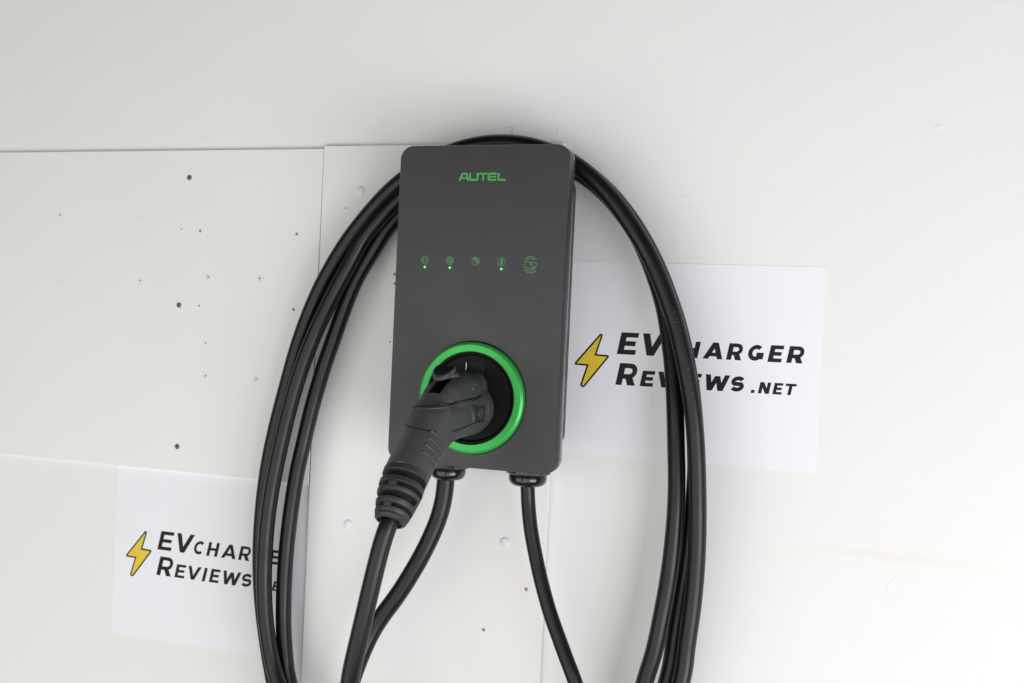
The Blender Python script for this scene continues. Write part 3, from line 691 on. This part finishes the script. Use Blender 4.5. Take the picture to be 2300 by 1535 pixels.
# moulding seams along the head, grip ribs on the handle
# where the sleeve meets the head: a dark step above, its rolled rim below
def on_back(x, z, lift=0.0002):
    hit = bvh.ray_cast(Vector((x, -0.45, z)), Vector((0, 1, 0)))
    return (hit[0] + hit[1]*lift) if hit[0] else Vector((x, -0.21, z))
def wrap_line(name, back, side, r, mat, lift):
    P = relax(catmull([on_back(x, z, lift) for x, z in back] + [on_grip(y, z, lift) for y, z in side], 6), 4)
    return tube(P, r, 8).build(name, mat, grip, smooth=True)
wrap_line('seam', [(-0.017, -0.1000), (-0.010, -0.0985), (0.0, -0.0975), (0.010, -0.0965), (0.0165, -0.0955)], [(-0.1950, -0.0940), (-0.1750, -0.0928), (-0.1550, -0.0925), (-0.1400, -0.0915), (-0.1300, -0.0900)], 0.0008, 'black', -0.0001)
wrap_line('sleeve_rim', [(-0.017, -0.1025), (-0.010, -0.1010), (0.0, -0.1000), (0.010, -0.0990), (0.0165, -0.0980)], [(-0.1950, -0.0965), (-0.1750, -0.0953), (-0.1550, -0.0950), (-0.1400, -0.0940), (-0.1300, -0.0925)], 0.0010, 'grip', 0.0)
wrap_line('seam', [(-0.017, -0.1150), (-0.010, -0.1155), (0.0, -0.1165), (0.010, -0.1180), (0.0165, -0.1195)], [(-0.2100, -0.1205), (-0.1950, -0.1205), (-0.1750, -0.1185), (-0.1550, -0.1165), (-0.1300, -0.1155)], 0.0005, 'black', 0.0001)
for (y_, z_, a_, b_) in ((-0.1620, -0.1020, 0.0016, 0.0022), (-0.1600, -0.1065, 0.0024, 0.0014), (-0.1585, -0.1110, 0.0030, 0.0024), (-0.1570, -0.1155, 0.0026, 0.0012), (-0.1240, -0.1050, 0.0007, 0.0055), (-0.1480, -0.0790, 0.0022, 0.0009), (-0.1560, -0.0830, 0.0030, 0.0012)):
    n_ = 9; v_ = [on_grip(y_, z_, 0.0003)] + [on_grip(y_+a_*math.cos(2*math.pi*k/n_)*(1+0.35*math.sin(5*k+y_*900)), z_+b_*math.sin(2*math.pi*k/n_)*(1+0.3*math.cos(3*k)), 0.00025) for k in range(n_)]
    obj('scuff', v_, [(0, 1+k, 1+(k+1) % n_) for k in range(n_)], 'scuffmark', grip, smooth=True)
ax = Vector((0, -0.74, -0.67)); dn = Vector((0, 0.67, -0.74))
for k in range(4):
    c0 = Vector((0, -0.2310, -0.1306)) + ax*(0.0085*k)
    pts = []
    for s in range(9):
        u = -0.0165 + 0.0225*s/8
        q = c0 + dn*u; pts.append((q.y, q.z))
    line_on('grip_rib', pts, 0.0013, 'grip', grip, 0.0002)
# strain relief boot: rings with slots round a dark core
BA = Vector((0, -0.2640, -0.1580)); BE = Vector((0, -0.2925, -0.1945)); bd = (BE-BA).normalized(); BL = (BE-BA).length
boot = empty_part = None
mm = Mesh(); mm.lathe(BA, bd, [(0.0158, -0.002), (0.0155, BL*0.55), (0.0115, BL*0.98)], 40)
boot = mm.build('strain_relief', 'void', cc, sharpdeg=40)
def rad(s):
    s = max(0, min(1, s)); return 0.0208 - 0.0006*s - 0.0052*max(0, s-0.35)**1.3/(0.65**1.3)
def ringband(s0, s1, a0=0, a1=2*math.pi, n=48, name='ring', inner=0.0125):
    mm = Mesh()
    d0, d1 = s0*BL, s1*BL
    mm.lathe(BA, bd, [(inner, d0), (rad(s0)-0.0005, d0), (rad(s0), d0+0.0005), (rad(s1), d1-0.0005), (rad(s1)-0.0005, d1), (inner, d1)], n, a0, a1, close=True)
    return mm
PI = math.pi
def joined(parts, name):
    mm = Mesh()
    for p in parts: mm.add(p.v, p.f)
    return mm.build(name, 'boot', boot, sharpdeg=40)
joined([ringband(-0.03, 0.105)], 'collar')
def bridges(s0, s1, angs, w):
    return [ringband(s0, s1, math.radians(a-w), math.radians(a+w), 8, inner=0.014) for a in angs]
joined([ringband(0.24, 0.355), ringband(0.45, 0.545)] + bridges(0.35, 0.455, (90, -35, 215), 11), 'boot_ring')
joined([ringband(0.675, 0.785), ringband(0.865, 0.955)] + bridges(0.78, 0.87, (90, -35, 215), 12), 'boot_ring')
joined(bridges(0.10, 0.245, (-36, 216), 26), 'bridge'); joined(bridges(0.54, 0.68, (-28, 208), 28), 'bridge')
mm = Mesh(); mm.lathe(BA, bd, [(0.0095, 0.93*BL), (rad(0.955)-0.0006, 0.94*BL), (rad(1.0)-0.0003, 1.0*BL), (rad(1.0)-0.0010, 1.02*BL), (0.0112, 1.055*BL), (0.0106, 1.01*BL)], 48)
mm.build('boot_end', 'boot', boot, sharpdeg=25)
BASE = {'dark grey wall charger with green logo, lit indicators and green socket ring': (0, -0.0125, -0.168),
        'thick black charging cable coiled over the charger, its handle plugged into the green ring': (0, -0.06, -0.70),
        'thinner black supply cable hanging from the right gland of the charger': (0.16, -0.07, -0.53),
        'large white board left of the charger, dotted with drill holes and three grey screws': (-0.79, 0, -0.2186),
        'tall white board behind the charger with round white screw caps': (-0.09, 0, -1.2),
        'printed white sheet with yellow bolt on the wall right of the charger': (0.2026, 0, -0.156),
        'printed white sheet with yellow bolt tucked under the large white board': (-0.38, 0, -0.437)}


# ---------------------------------------------------------------- the supply cable
pw = empty('supply_cable', (0.0514, -0.06, -0.6), 'thinner black supply cable hanging from the right gland of the charger', 'cable')
sp = relax(catmull(mm2m(SUP), 10), 10)
sc = tube(sp, 0.0077, 24).build('cable', 'cable', pw, smooth=True)
sd = densify(sp)
imprint(sd, nearest(sd, (0.052, -0.060, -0.191)), '02005E0600 2005 300 8 600', 0.0077, FACE, 0.0030, 0.0030, sc, 0.62)

# ---------------------------------------------------------------- parents keep their base point; parts keep their world place
for o in list(COL.objects):
    if o.type == 'EMPTY':
        kids = [c.matrix_world.translation for c in o.children]
        o.location = BASE.get(o['label'], (0, 0, 0))
bpy.context.view_layer.update()
for o in list(COL.objects):
    if o.parent and o.parent.type == 'EMPTY':
        o.matrix_parent_inverse = o.parent.matrix_world.inverted()
